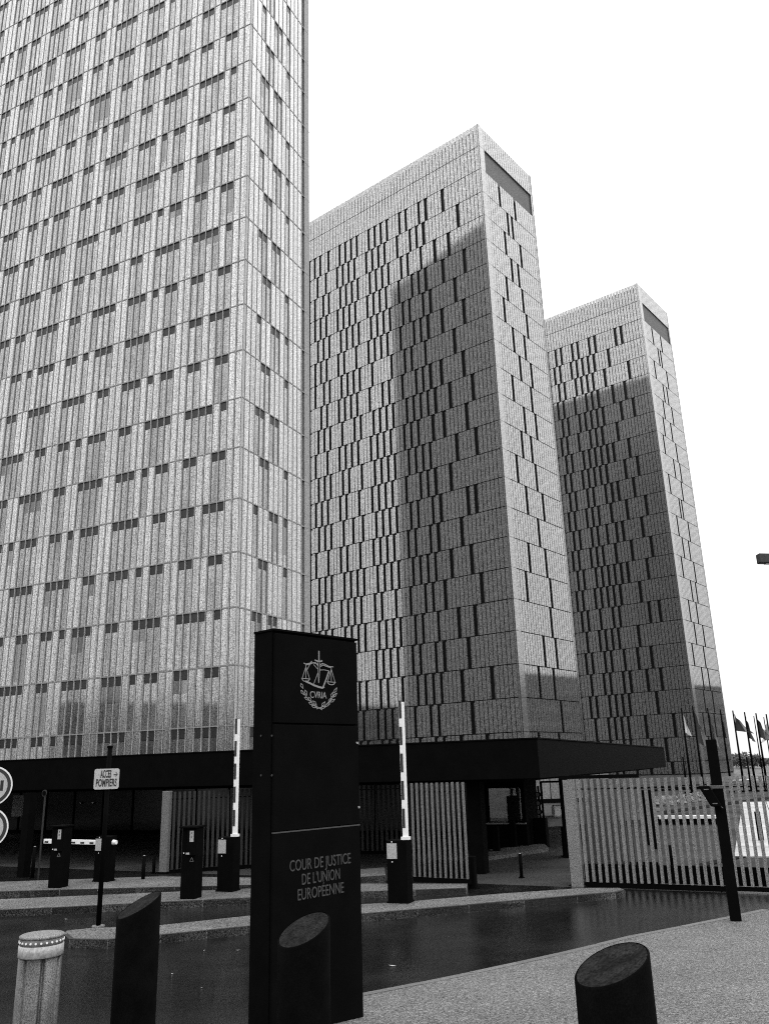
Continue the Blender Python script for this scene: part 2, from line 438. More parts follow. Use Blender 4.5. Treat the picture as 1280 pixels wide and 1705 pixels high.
T3L = {-1:[8,14,18,22,24,28],0:[9,13,19,21,25,29],1:[6,14,19,21,23,25,29],2:[10,18,20,22,24,28,30],3:[8,12,17,19,23,25,29],4:[10,14,18,22,24,28,30],5:[13,19,21,23,25,29],6:[6,9,18,20,24,28,30],7:[11,17,19,21,23,25,29,31],8:[8,14,16,18,20,22,24,28,30],9:[6,12,17,21,23,25,29,31],10:[8,14,16,19,22,24,28,30],11:[6,12,17,21,23,25,29,31],12:[9,14,16,18,22,24,28,30],13:[7,11,17,19,21,23,25,29,31],14:[9,14,16,18,20,22,24,28,30],15:[12,17,19,21,25,29,31],16:[6,10,16,18,20,22,24,28,30],17:[8,12,17,19,21,25,29,31],18:[6,14,18,20,22,24,28,30],19:[12,17,19,21,23,25,29,31],20:[7,9,16,18,22,24,28,30]}
T3R = {0:[7,12],1:[5,14],2:[8,15],3:[9,14],4:[4,13],5:[8,15],6:[6,12],7:[10,14],8:[5,15],9:[8,13],10:[6,15],11:[10,12],12:[4,14],13:[10,15],14:[4,14],15:[6,12],16:[8,15],17:[10,13],18:[5,15],19:[10,12],20:[7,14]}

def ribbed_tower(c, lf, patL, patR, label, seen, n_one):
    L, Wd = 46.0, 15.2
    top = FH * (lf + 23)
    t = thing('office_tower', label, 'office tower', c, 'office towers')
    fl = (c, L2, -R2); fr = (c, R2, -L2)
    zr0, zr1 = FH * (lf + 21), FH * (lf + 22)          # the recess below the crown on the narrow face
    core = MB()
    core.quadbox(c + L2 * .32 + R2 * .3, L2 * (L - .6), R2 * (Wd - .6), V((0, 0, zr0)))
    core.quadbox(c + L2 * .72 + R2 * .3 + V((0, 0, zr0)), L2 * (L - 1.02), R2 * (Wd - .6), V((0, 0, zr1 - zr0)))
    core.quadbox(c + L2 * .32 + R2 * .3 + V((0, 0, zr1)), L2 * (L - .6), R2 * (Wd - .6), V((0, 0, top - zr1 - .6)))
    core.build('core', M_core, t, fix=False)
    MB().quadbox(c + R2 * (Wd - .3), L2 * L, R2 * .3, V((0, 0, top))).build('rear_facade', M_rear, t)
    MB().quadbox(c + L2 * (L - .3), L2 * .3, R2 * (Wd - .302), V((0, 0, top))).build('end_facade', M_rear, t)
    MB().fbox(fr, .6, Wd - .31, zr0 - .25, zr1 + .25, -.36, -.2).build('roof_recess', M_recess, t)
    segs, wins = [], []
    P = .62; rng = random.Random(int(c.x * 10))
    for n in range(-1, 23):
        z0 = max(FH * (lf + n), .1) + .055; z1 = FH * (lf + n + 1) - .055
        nl = int((L - .31) / P)
        wl = set(patL.get(n, []))
        if c.x < 30 and n < 7: wl |= {41, 43, 45, 49, 51, 53} if n % 2 else {40, 42, 44, 48, 50, 52}
        if n <= 20:
            k = 55 if c.x < 30 else 33
            while k < nl - 2: wl.add(k); k += rng.choice((2, 2, 4))
        for f, face, offs, cnt, w in ((fl, 'L', .31 - P, nl, wl), (fr, 'R', 0.0, 23, set(patR.get(n, [])))):
            if face == 'R' and n == 21: continue
            k0 = 1 if face == 'L' else 2
            run = k0
            for k in range(k0, cnt + 2):
                end = k == cnt + 1
                if k in w or end:
                    if k > run: segs.append((f, face, n, offs, run, k, z0, z1))
                    if not end: wins.append((f, face, n, offs + k * P, P, z0, z1))
                    run = k + 1
    def cost(s):
        tt = s[3] + s[4] * P if len(s) == 8 else s[3]
        return cell_dist(s[0], tt, s[6] if len(s) == 8 else s[5]) + (999 if s[1] == 'L' and tt > seen else 0)
    def strips(mb, f, offs, a, b, z0, z1):
        for k in range(a, b):
            t0 = offs + k * P; mb.fbox(f, t0 + .05, t0 + P - .05, z0, z1, -.14, 0)
    one = set(id(s) for s in sorted(segs, key=cost)[:n_one])
    cache = {}; rest = MB()
    for s in segs:
        f, face, n, offs, a, b, z0, z1 = s
        if id(s) in one:
            key = (face, b - a, round(z1 - z0, 3))
            if key not in cache:
                m = MB(); strips(m, (V((0, 0, 0)), f[1], f[2]), 0, 0, b - a, 0, z1 - z0)
                cache[key] = m.mesh('cladding_panel'); cache[key].materials.append(M_clad)
            link('cladding_panel', cache[key], None, t, f[1] * (offs + a * P) + V((0, 0, z0)))
        else: strips(rest, f, offs, a, b, z0, z1)
    if rest.v: stuff(rest.build('cladding_panel', M_clad, t, fix=False))
    one = set(id(s) for s in sorted(wins, key=cost)[:n_one]); cache = {}; rest = MB()
    jmb = MB(); jc = {}
    for s in wins:
        f, face, n, t0, p, z0, z1 = s
        jw = (.24 if c.x < 30 else .17) if face == 'L' and t0 > 10.5 else .11
        if id(s) in one:
            key = (face, round(z1 - z0, 3))
            if key not in cache:
                m = MB().fbox((V((0, 0, 0)), f[1], f[2]), .0, p, 0, z1 - z0, -.29, -.25)
                cache[key] = m.mesh('window'); cache[key].materials.append(M_slot)
            w = link('window', cache[key], None, t, f[1] * t0 + V((0, 0, z0)))
            kj = key + (jw,)
            if kj not in jc:
                m = MB().fbox((V((0, 0, 0)), f[1], f[2]), .03, jw, 0, z1 - z0 - .16, -.2, -.05)
                jc[kj] = m.mesh('jamb'); jc[kj].materials.append(M_clad)
            link('jamb', jc[kj], None, w)
        else:
            rest.fbox(f, t0, t0 + p, z0, z1, -.29, -.25); jmb.fbox(f, t0 + .03, t0 + jw, z0, z1 - .16, -.2, -.05)
    if rest.v:
        stuff(rest.build('window', M_slot, t, fix=False)); stuff(jmb.build('jamb', M_clad, t, fix=False))
    # smooth corner strips, floor by floor on the bright narrow face
    for n in range(-1, 23):
        z0 = max(FH * (lf + n), .1) + .02; z1 = FH * (lf + n + 1) - .02
        m = MB(); m.fbox(fr, 0, 2 * P + .0, z0, z1, -.14, .001); m.fbox(fl, 0.0, .31, z0, z1, -.15, .0)
        m.build('corner_panel', M_cornr, t, fix=False)
        m = MB(); m.fbox(fr, Wd - .62, Wd, z0, z1, -.14, .0); m.build('corner_panel', M_cornr, t, fix=False)
    return t, top
t2, T2TOP = ribbed_tower(V((15.2545, 99.0499, 0)), .54, T2L, T2R, 'middle tower of ribbed metal with dark slot windows and a dark stepped reflection', 34.5, 298)
t3, _ = ribbed_tower(V((50.719, 142.571, 0)), .54, T3L, T3R, 'smallest looking, farthest ribbed metal tower, rising behind the flagpoles', 21, 298)
mb = MB(); p = V((15.2545, 99.05, 0)) + L2 * .9 + R2 * .5; mb.tube(p + V((0, 0, T2TOP - .6)), p + V((0, 0, T2TOP + 1.3)), .03, .02, 6)
mb.build('antenna', M_steel, t2)

# buildings out of frame that the facades mirror
def plain_block(c, a, sx, sy, h, label):
    t = thing('office_building', label, 'building', c)
    MB().box(c, sx, sy, h, a).build('wall', M_wallm, t)
    MB().box(c + V((0, 0, h)), sx + .6, sy + .6, .5, a).build('roof', M_grey, t)
    n = int(sx / 3)
    for fl_ in range(int(h / 3.6)):
        m = MB(); ext = sy / 2 + .03
        for i in range(n):
            for s in (-1, 1):
                m.box(c + d2(a) * (-sx / 2 + 1.5 + i * sx / n) + d2(a + math.pi / 2) * s * ext + V((0, 0, .9 + fl_ * 3.6)), 1.6, .08, 1.9, a)
        m.build('window_band', M_glassd, t)
plain_block(V((128, 166, 0)), math.radians(62), 90, 16, 21.5, 'long flat roofed office block east of the towers')
plain_block(V((-95, 20, 0)), math.radians(100), 40, 14, 13, 'low office block west of the road')
plain_block(V((-110, 85, 0)), math.radians(80), 50, 14, 17, 'flat roofed office block beyond the glass tower')

# ================================================================ canopy and gatehouse
AC = -0.42
LC = -d2(AC); RC = -d2(AC - math.pi / 2)
CC = V((3.282, 19.475, 0)); CZ0, CZ1, CW, CL = 2.085, 2.943, 23.4, 33.0
cn = thing('entrance_canopy', 'long flat black canopy roof spanning the gated entrance', 'canopy', CC)
MB().quadbox(CC + V((0, 0, CZ0)), LC * CL, RC * CW, V((0, 0, CZ1 - CZ0))).build('roof', M_black, cn, bevel=.012)
MB().quadbox(CC + LC * .5 + RC * .5 + V((0, 0, CZ0 - .06)), LC * (CL - 1), RC * (CW - 1), V((0, 0, .055))).build('soffit', M_soffit, cn)
MB().quadbox(CC - LC * .02 - RC * .02 + V((0, 0, CZ1 + .002)), LC * CL, RC * CW, V((0, 0, .03))).build('roof_edge_trim', M_black2, cn)
def column(x, y, w):
    p = at(x, y); MB().box(p, w, w, CZ0 - .03, AC).build('column', M_black, cn)
column(799, 1454, .34); column(39, 1461, .22); column(890, 1402, .30)
p = at(948, 1428); MB().box(p, .2, .2, CZ0 - .03, AC).build('column', M_black, cn)
p = at(874, 1408); MB().tube(p, p + V((0, 0, CZ0 + .0)), .05, n=10).build('downpipe', M_steel, cn)

# gatehouse in the shade: back wall with glazing, running along the canopy
g0 = CC + RC * 11.5 + LC * 4.2
gh = thing('gatehouse', 'dark glazed gatehouse in the deep shade under the black canopy', 'gatehouse', g0)
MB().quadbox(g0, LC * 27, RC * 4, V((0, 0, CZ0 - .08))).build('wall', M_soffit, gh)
for i in range(16):
    o = g0 + LC * (.25 + i * 1.68) - RC * .09
    MB().quadbox(o + V((0, 0, .15)), LC * 1.56, RC * .05, V((0, 0, 1.65))).build('glass_panel', M_glassd, gh)
    MB().quadbox(o + LC * 1.585 - RC * .04, LC * .07, RC * .1, V((0, 0, CZ0 - .09))).build('glazing_bar', M_black2, gh)
m = MB()
q = g0 + LC * (along(36, g0, LC) - .5) - RC * .16
m.quadbox(q + V((0, 0, .75)), LC * .75, RC * .03, V((0, 0, .95))); m.build('lit_doorway_panel', mat('painted_doorway_glow', .30, .5, n=[(20, .4)]), gh)  # pale panel: the glow of a lit doorway put into its colour
for px in (142, 162):
    q = g0 + LC * along(px, g0, LC) - RC * .16
    lamp = thing('wall_disc', 'small round white disc on the gatehouse glass, %s of two' % ('left' if px < 150 else 'right'), 'disc', q + V((0, 0, 1.3)), 'discs on the gatehouse')
    MB().tube(q + V((0, 0, 1.3)), q + V((0, 0, 1.3)) - RC * .04, .035, n=10).build('disc_face', M_led, lamp)  # small white disc with a dark back, set on the glazing
    MB().tube(q + V((0, 0, 1.3)) + RC * .06, q + V((0, 0, 1.3)) + RC * .001, .05, n=10).build('disc_back', M_black2, lamp)

# guard booth
M_pane = mat('clear_pane', .9, .0, spec=.5)
_t = M_pane.node_tree; _mx = _t.nodes.new('ShaderNodeMixShader'); _tr = _t.nodes.new('ShaderNodeBsdfTransparent'); _gl = _t.nodes.new('ShaderNodeBsdfGlossy')
_tr.inputs[0].default_value = (.75, .75, .75, 1); _gl.inputs['Roughness'].default_value = .02; _mx.inputs[0].default_value = .07
_t.links.new(_tr.outputs[0], _mx.inputs[1]); _t.links.new(_gl.outputs[0], _mx.inputs[2])
_t.links.new(_mx.outputs[0], [n for n in _t.nodes if n.type == 'OUTPUT_MATERIAL'][0].inputs['Surface'])
b = at(845, 1414)
gb = thing('guard_booth', 'small dark guard booth with a side window under the canopy', 'booth', b)
X, Y = LC, RC
m = MB(); w = 1.25; h = CZ0 - .12
o = b - X * w / 2
m.quadbox(o, X * w, Y * 1.4, V((0, 0, .72))); m.build('lower_wall', M_black2, gb)
for s in (0, w - .12):
    MB().quadbox(o + X * s + V((0, 0, .722)), X * .12, Y * 1.4, V((0, 0, h - .95))).build('post', M_black2, gb)
MB().quadbox(o + V((0, 0, h - .225)), X * w, Y * 1.4, V((0, 0, .225))).build('roof', M_black2, gb)
MB().quadbox(o - Y * .06 + V((0, 0, .70)), X * w, Y * .05, V((0, 0, .04))).build('window_sill', M_ledge, gb)
MB().quadbox(o + X * .12 + Y * .03 + V((0, 0, .74)), X * (w - .24), Y * .01, V((0, 0, h - .98))).build('window_pane', M_pane, gb)

# ================================================================ slatted fences and gates
def slat_fence(name, label, cat, p0, p1, n, z1, sw, sd_, kick, m, group=None, plate=None, z0=.1):
    t = thing(name, label, cat, p0, group)
    d = (p1 - p0); L = d.length; d = d / L; nn = V((d.y, -d.x, 0))
    if nn.y > 0: nn = -nn                      # towards the camera
    sm = MB().quadbox(V((0, 0, z0)) - d * (sw / 2), d * sw, -nn * sd_, V((0, 0, z1 - z0))).mesh('slat'); sm.materials.append(m)
    for i in range(n):
        link('slat', sm, None, t, d * (L * (i + .5) / n) + V((0, 0, random.uniform(-.006, .006))))
    MB().quadbox(p0 - nn * .02, d * L, -nn * .06, V((0, 0, z0 - .004))).build('bottom_rail', M_black, t)
    MB().quadbox(p0 - nn * (sd_ + .012) + V((0, 0, z0 + .004)), d * L, -nn * .02, V((0, 0, kick))).build('kick_plate', M_black, t)
    MB().quadbox(p0 - nn * (sd_ + .012) + V((0, 0, z1 - .2)), d * L, -nn * .02, V((0, 0, .022))).build('top_rail', M_black, t)
    if plate:
        MB().quadbox(p0 - d * plate, d * (plate - .02), -nn * .12, V((0, 0, z1))).build('end_plate', m, t)
    return t
f0 = at(973, 1477); f1 = at(1282, 1488); fd = (f1 - f0).normalized()
slat_fence('slat_fence', 'pale slatted metal fence along the wet road at right', 'fence', f0, f1 + fd * 2.2, 42, 2.06, .058, .06, .33, M_slat, plate=.27)
fe = [o for o in bpy.data.objects if o.name == 'slat_fence'][0]
MB().quadbox(f0 - fd * .3 + V((0, .03, 2.075)), fd * 1.62, V((0, .12, 0)), V((0, 0, .07))).build('header_beam', M_black, fe)
# second leaf standing behind its left end
g = f0 + V((.25, .75, 0)); 
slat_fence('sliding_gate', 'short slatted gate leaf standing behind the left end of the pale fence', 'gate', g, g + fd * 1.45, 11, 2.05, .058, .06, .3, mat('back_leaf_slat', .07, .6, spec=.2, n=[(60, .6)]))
p0 = at(686, 1468, .1); p1 = at(783, 1473, .1); p0.z = p1.z = .1
slat_fence('sliding_gate', 'slatted sliding gate beside the black column, right of the upright barrier', 'gate', p0, p1, 11, 1.98, .05, .03, .34, M_slat2)
q0 = at(600, 1423); q1 = at(690, 1421)
slat_fence('sliding_gate', 'dim slatted gate in the shade just right of the totem sign', 'gate', q0, q1, 11, 2.0, .07, .06, .3, M_shade_slat)
q0 = at(282, 1455); q1 = at(419, 1446)
slat_fence('sliding_gate', 'shaded slatted gate between the grey pier and the totem sign', 'gate', q0, q1 + (q1 - q0) * .2, 20, 1.98, .06, .06, .3, M_shade_slat)
q = at(273, 1455)
t = thing('pier', 'flat grey metal pier at the end of the shaded gate', 'pier', q)
MB().box(q, .24, .12, 2.0, AC).build('post', M_slat2, t, bevel=.008); MB().box(q - V((0, 0, 0)), .3, .2, .05, AC).build('base_plate', M_black2, t)

def small_post(x, y, h, w, label, rnd_=True, cap=True, group='small posts under the canopy'):
    p = at(x, y)
    t = thing('post', label, 'post', p, group)
    if rnd_: MB().tube(p, p + V((0, 0, h)), w / 2, n=12).build('shaft', M_black, t, smooth=True)
    else: MB().box(p, w, w, h, AC).build('shaft', M_black, t, bevel=.01)
    if cap: MB().tube(p + V((0, 0, h)), p + V((0, 0, h + .012)), w * .3, n=10).build('cap', M_label, t)
    MB().tube(p + V((0, 0, .0)), p + V((0, 0, .02)), w * .9, n=12).build('foot', M_black2, t)
small_post(868, 1462, .50, .075, 'thin low post with a bright cap on the wet paving')
small_post(955, 1475, .55, .11, 'short black post at the foot of the fence end plate', cap=False)
small_post(787, 1480, .62, .16, 'stubby black guide post at the end of the sliding gate', rnd_=False, cap=False)
small_post(238, 1473, .62, .085, 'thin black post left of the grey pier, nearer of two')
small_post(256, 1455, .42, .08, 'thin black post left of the grey pier, farther of two', cap=False)
small_post(54, 1463, .75, .09, 'thin black post beside the left canopy column')
small_post(827, 1423, .75, .17, 'square dark post in front of the guard booth, left of two', rnd_=False, cap=False)
small_post(856, 1416, .78, .17, 'square dark post in front of the guard booth, right of two', rnd_=False, cap=False)
small_post(883, 1412, .72, .14, 'square dark post at the foot of the pale downpipe', rnd_=False, cap=False)
small_post(944, 1426, .74, .19, 'broad dark post beside the right canopy column', rnd_=False, cap=False)
small_post(1120, 1444, .48, .10, 'short dark post on the plaza just behind the fence', cap=False, group='posts on the plaza')
small_post(1267, 1402, .85, .16, 'black post standing on the bright wet plaza', rnd_=False, cap=False, group='posts on the plaza')
small_post(1082, 1407, 1.55, .15, 'tall black post behind the fence slats, left of two', rnd_=False, cap=False, group='posts on the plaza')
small_post(1094, 1414, 1.6, .15, 'tall black post behind the fence slats, right of two', rnd_=False, cap=False, group='posts on the plaza')

# box with a traffic signal, and a gate frame, seen below the canopy
p = at(903, 1410)
t = thing('traffic_signal', 'dark signal heads on a black cabinet seen below the canopy', 'traffic signal', p)
MB().box(p, .36, .3, .82, AC).build('cabinet', M_black2, t, bevel=.01)
MB().tube(p + V((0, 0, .82)), p + V((0, 0, 1.75)), .035, n=8).build('mast', M_black, t)
for i, z in enumerate((1.0, 1.25, 1.5)):
    MB().tube(p - RC * .05 + V((0, 0, z)), p - RC * .16 + V((0, 0, z)), .085, n=14).build('signal_lamp', M_black, t)
    MB().tube(p - RC * .16 + V((0, 0, z)), p - RC * .165 + V((0, 0, z)), .06, n=14).build('lens', M_glassd, t)
p = at(908, 1404); q = p + (-LC) * 1.0
t = thing('gate_frame', 'thin black open gate frame behind the signal cabinet', 'frame', p)
MB().tube(p, p + V((0, 0, 1.86)), .035, n=8).build('post', M_black, t)
MB().tube(p + V((0, 0, 1.84)), q + V((0, 0, 1.84)), .03, n=8).build('crossbar', M_black, t)
MB().tube(q, q + V((0, 0, 1.86)), .035, n=8).build('post', M_black, t)

# low kerbed island with the posts, beyond the gate opening
KI = [at(809, 1427, .1), at(913, 1412, .1), at(905, 1404, .1), at(815, 1414, .1)]
sheet('traffic_island', [(p.x, p.y) for p in KI], .1, M_island, .097)
# wall with upright boards, low ledge and pale box beyond the opening
p0 = V((13.2, 51.0, 0)); w0 = at(880, 1338); 
t = thing('board_wall', 'grey wall of upright boards glimpsed below the canopy', 'wall', w0)
wd = (at(1010, 1334) - w0).normalized(); L = 8.5
MB().quadbox(w0 - wd * 3 + V((0, .2, 0)), wd * L, V((0, .2, 0)), V((0, 0, 2.75))).build('backing', M_core, t)
bmsh = MB().quadbox(V((0, 0, .25)), wd * .58, V((0, .12, 0)), V((0, 0, 2.5))).mesh('board'); bmsh.materials.append(mat('board_grey', .17, .6, n=[(14, .5)], rnd=.12))
for i in range(int(L / .64)): link('board', bmsh, None, t, wd * (-3 + i * .64))
MB().quadbox(w0 - wd * 3 - V((0, .25, 0)) , wd * L, V((0, .2, 0)), V((0, 0, .22))).build('dark_plinth', M_black, t)
l0 = at(895, 1378); ld = (at(960, 1373) - l0).normalized()
t = thing('low_wall', 'low pale stone ledge across the yard beyond the canopy', 'wall', l0)
MB().quadbox(l0 - ld * 2, ld * 9, V((0, .5, 0)), V((0, 0, .3))).build('wall', M_wallm, t)
MB().quadbox(l0 - ld * 2.02 - V((0, .05, 0)) + V((0, 0, .303)), ld * 9.1, V((0, .6, 0)), V((0, 0, .07))).build('coping', M_slat, t)
p = at(936, 1377) + V((0, .25, .373))
t = thing('planter', 'pale box shaped planter standing on the low ledge', 'planter', p)
MB().box(p, .62, .3, .42, .1).build('tub', M_white, t, bevel=.05); MB().box(p + V((0, 0, .42)), .54, .22, .02, .1).build('soil', M_bark, t)

# ================================================================ totem sign
SA = 0.83
SD = d2(SA); SN = V((math.sin(SA), -math.cos(SA), 0))         # along the face, and out of the face
S0 = V((-1.0069, 7.345, gz(7.345) - .05)); SW = 1.044; ST = 3.598; STH = .279
ts = thing('totem_sign', 'tall black totem sign with pale scales emblem and court lettering', 'sign', S0)
def face_pt(x, y, out=.0):
    d = ray(x, y); k = (S0 - EYE).dot(SN) / d.dot(SN); p = EYE + d * k; return p + SN * out
B = S0.z
for z0, z1, nm in ((B, 1.905, 'lower_panel'), (1.925, 2.79, 'middle_panel'), (2.805, ST - .02, 'upper_panel')):
    MB().quadbox(S0 + V((0, 0, z0 - B)) + SD * .012, SD * (SW - .024), -SN * .03, V((0, 0, z1 - z0))).build(nm, M_black2, ts, bevel=.003)
MB().quadbox(S0 - SN * .032, SD * SW, -SN * (STH - .034), V((0, 0, ST - B))).build('body', M_black, ts, bevel=.004)
MB().quadbox(S0 + V((0, 0, ST - B + .002)) - SD * .01 + SN * .0, SD * (SW + .02), -SN * STH, V((0, 0, .018))).build('top_cap', M_black, ts)
MB().quadbox(S0 + V((0, 0, 1.909 - B)) + SD * .012 + SN * .001, SD * (SW - .024), -SN * .025, V((0, 0, .011))).build('seam_strip', M_print2, ts)
for x, y in ((594, 1237), (597, 1344)):
    q = face_pt(x, y); MB().tube(q, q + SN * .008, .010, n=10).build('lock', M_label, ts)
for x, y in ((435, 1225), (453, 1225), (435, 1291), (453, 1291)):
    d = ray(x, y); k = (S0 - SD * .0 - EYE).dot(SD) / d.dot(SD); q = EYE + d * k
    MB().tube(q, q - SD * .004, .009, n=8).build('rivet', mat('dull_rivet', .03, .5), ts)
ZU = V((0, 0, 1))
def word(s, x0, x1, ybase, capz, m):
    a = face_pt(x0, ybase[0]); b_ = face_pt(x1, ybase[1])
    w_ = (b_ - a).dot(SD)
    o = text_obj('lettering', s, m, ts, a + SN * .002, SD, ZU, capz / .70, 1.0)
    xs = [v.co.dot(SD) for v in o.data.vertices]; x_min, x_max = min(xs), max(xs); k = w_ / (x_max - x_min)
    for v in o.data.vertices:
        c = v.co.dot(SD); v.co += SD * ((c - x_min) * k - c)
word('COUR DE JUSTICE', 482, 583.5, (1451.5, 1437.5), .088, M_print2)
word("DE L'UNION", 502.5, 565.5, (1473.5, 1464), .088, M_print2)
word('EUROP\u00c9ENNE', 495.5, 572, (1499.5, 1486.5), .088, M_print2)
def px(ex, ey): return face_pt(470 + ex * .10156, 1060 + ey * .10156)      # emblem tracing frame
em = MB()
def stroke(pts, w=11, mbx=None):
    mbx = mbx or em
    P3 = [px(*q) for q in pts]; hw = w * .10156 / 2 * (S0 - EYE).length / FPX
    for a, b_ in zip(P3[:-1], P3[1:]):
        d = (b_ - a)
        if d.length < 1e-6: continue
        s = SN.cross(d.normalized()) * hw; e = d.normalized() * hw * .5
        mbx.quadbox(a - s - e + SN * .0015 * random.uniform(.6, 1.4), d + e * 2, s * 2, SN * .002)
stroke([(597, 240), (597, 380)], 26); stroke([(535, 385), (565, 400), (640, 405), (650, 395)], 22)
stroke([(583, 410), (585, 580), (593, 755)]); stroke([(607, 410), (609, 560), (596, 755)])
stroke([(350, 435), (395, 455), (450, 440), (480, 405)], 15); stroke([(385, 462), (440, 455), (500, 430), (550, 440), (580, 475)], 15)
stroke([(395, 445), (480, 430), (540, 425), (580, 460)])
stroke([(620, 465), (650, 440), (700, 455), (760, 490), (830, 497)], 14); stroke([(625, 490), (660, 465), (740, 495), (795, 510)], 14)
stroke([(450, 455), (415, 520), (400, 545)]); stroke([(510, 460), (575, 530)])
for cx, ty, by in ((383, 470, 690), (800, 510, 745)):
    stroke([(cx, ty), (cx, by)]); stroke([(cx - 2, ty + 30), (cx - 62, by)]); stroke([(cx + 2, ty + 30), (cx + 62, by + 5)])
    stroke([(cx - 70, by - 5), (cx + 70, by + 5)]); stroke([(cx - 62, by + 8), (cx - 35, by + 38), (cx + 5, by + 45), (cx + 40, by + 38), (cx + 62, by + 8)], 13)
stroke([(610, 548), (680, 545), (750, 558), (765, 570)]); stroke([(760, 570), (720, 690), (670, 820)], 26)
stroke([(580, 600), (545, 690), (515, 770)]); stroke([(385, 735), (450, 765), (510, 795), (590, 825), (650, 840), (680, 825)], 30)
def leaf(x, y, a, l, w):
    c, s = math.cos(a), math.sin(a)
    stroke([(x + c * u * l - s * v * w, y + s * u * l + c * v * w) for u, v in ((-.5, 0), (-.1, .5), (.5, 0), (-.1, -.5), (-.5, 0))], 10)
for x, y, a in ((318, 810, 1.15), (330, 920, .9), (385, 920, 1.25), (400, 1020, .6), (450, 1030, .95), (470, 1100, .5), (530, 1090, .9), (520, 1150, .35)):
    leaf(x, y, a, 95, 36)
for x, y, a in ((868, 880, -1.1), (860, 960, -.75), (815, 950, -1.2), (775, 1045, -1.1), (820, 1050, -.55), (735, 1120, -.4), (670, 1105, -.95), (670, 1160, -.3)):
    leaf(x, y, a, 95, 36)
stroke([(320, 880), (400, 1000), (500, 1110), (650, 1200)]); stroke([(870, 930), (790, 1040), (690, 1140), (560, 1185)])
em.build('emblem', M_print, ts, fix=False)
q = px(452, 1002)
o = text_obj('emblem_lettering', 'CVRIA', M_print, ts, q + SN * .002, SD, ZU, .085, 1.0)
xs = [v.co.dot(SD) for v in o.data.vertices]; k = (px(722, 1015) - q).dot(SD) / (max(xs) - min(xs)); x_min = min(xs)
for v in o.data.vertices:
    c = v.co.dot(SD); v.co += SD * ((c - x_min) * k - c)

# ================================================================ bollards
def cut_bollard(px_, lowpx, label, diam, width_px, slope, fall):
    """slanted-top steel tube: px_ centre column, lowpx row of the middle of the cut face"""
    dist = diam * FPX / width_px
    d = ray(px_, lowpx); k = dist / d.dot(FW); c = EYE + d * k
    g_ = gz(c.y) + .03; p = V((c.x, c.y, g_)); hgt = c.z - g_
    t = thing('bollard', label, 'bollard', p, 'black bollards with slanted tops')
    n = 48; m = MB(); r = diam / 2; f = V((math.cos(fall), math.sin(fall), 0)); b0 = 0
    ring = [V((math.cos(2 * math.pi * i / n), math.sin(2 * math.pi * i / n), 0)) for i in range(n)]
    prof = [(0, -.05, False), (0, 0, True), (-.006, .006, True)]
    for inset, dz, top in prof:
        for w_ in ring:
            q = p + w_ * (r + inset)
            q.z = p.z - .05 if not top else p.z + hgt - slope * w_.dot(f) * (r + inset) + dz
            m.v.append(q)
    for a in range(2):
        for i in range(n):
            j = (i + 1) % n; m.f.append([a * n + i, a * n + j, (a + 1) * n + j, (a + 1) * n + i])
    m.build('tube', M_boll, t, smooth=True, fix=False)
    m = MB(); m.v = [p + w_ * (r - .008) + V((0, 0, hgt - slope * w_.dot(f) * (r - .008) + .004)) for w_ in ring]; m.f = [list(range(n))]
    m.build('cut_face', M_cut, t, fix=False)
    print('bollard', label, p, hgt)
cut_bollard(232, 1508, 'slanted black bollard on the left, beside the steel bollard', .27, 70, .52, math.radians(212))
cut_bollard(506, 1549, 'slanted black bollard standing in front of the totem sign', .27, 87, .50, math.radians(228))
cut_bollard(1018, 1608, 'slanted black bollard alone on the grey pavement at right', .27, 126, .42, math.radians(205))
# steel rising bollard with light ring
dist = .27 * FPX / 71; d = ray(71, 1556); c = EYE + d * (dist / d.dot(FW)); zt_ = c.z
p = V((c.x, c.y, gz(c.y) + .03)); r = .135
t = thing('rising_bollard', 'brushed steel rising bollard with a white band and ring of lights', 'bollard', p)
def lathe(name, prof, m, parent, n=40, flute=None):
    mb_ = MB()
    for rr, z in prof:
        for i in range(n):
            w_ = 2 * math.pi * i / n; k = 1.0
            if flute: k = 1 - flute * max(0, math.cos(w_ * 7 + 1.1)) ** 6
            mb_.v.append(V((p.x + math.cos(w_) * rr * k, p.y + math.sin(w_) * rr * k, z)))
    for a in range(len(prof) - 1):
        for i in range(n):
            j = (i + 1) % n; mb_.f.append([a * n + i, a * n + j, (a + 1) * n + j, (a + 1) * n + i])
    mb_.f.append([(len(prof) - 1) * n + i for i in range(n)])
    return mb_.build(name, m, parent, smooth=True, fix=False)
lathe('body', [(r - .006, p.z - .05), (r - .006, zt_ - .118)], M_steel, t, 168, .15)
lathe('reflective_band', [(r - .01, zt_ - .119), (r, zt_ - .115), (r, zt_ - .054), (r - .01, zt_ - .05)], M_band, t)
lathe('light_ring', [(r - .012, zt_ - .051), (r - .004, zt_ - .048), (r - .004, zt_ - .016), (r - .01, zt_ - .012)], M_grey, t)
lathe('cap', [(r - .01, zt_ - .013), (r, zt_ - .01), (r, zt_), (r - .012, zt_ + .006), (.05, zt_ + .012)], mat('cap_metal', .16, .6, n=[(160, .8)]), t)
for i in range(26):
    w_ = 2 * math.pi * i / 26; q = V((p.x + math.cos(w_) * (r - .004), p.y + math.sin(w_) * (r - .004), zt_ - .031))
    dd = V((math.cos(w_), math.sin(w_), 0)); MB().tube(q, q + dd * .005, .0065, n=8).build('led', M_led, t)

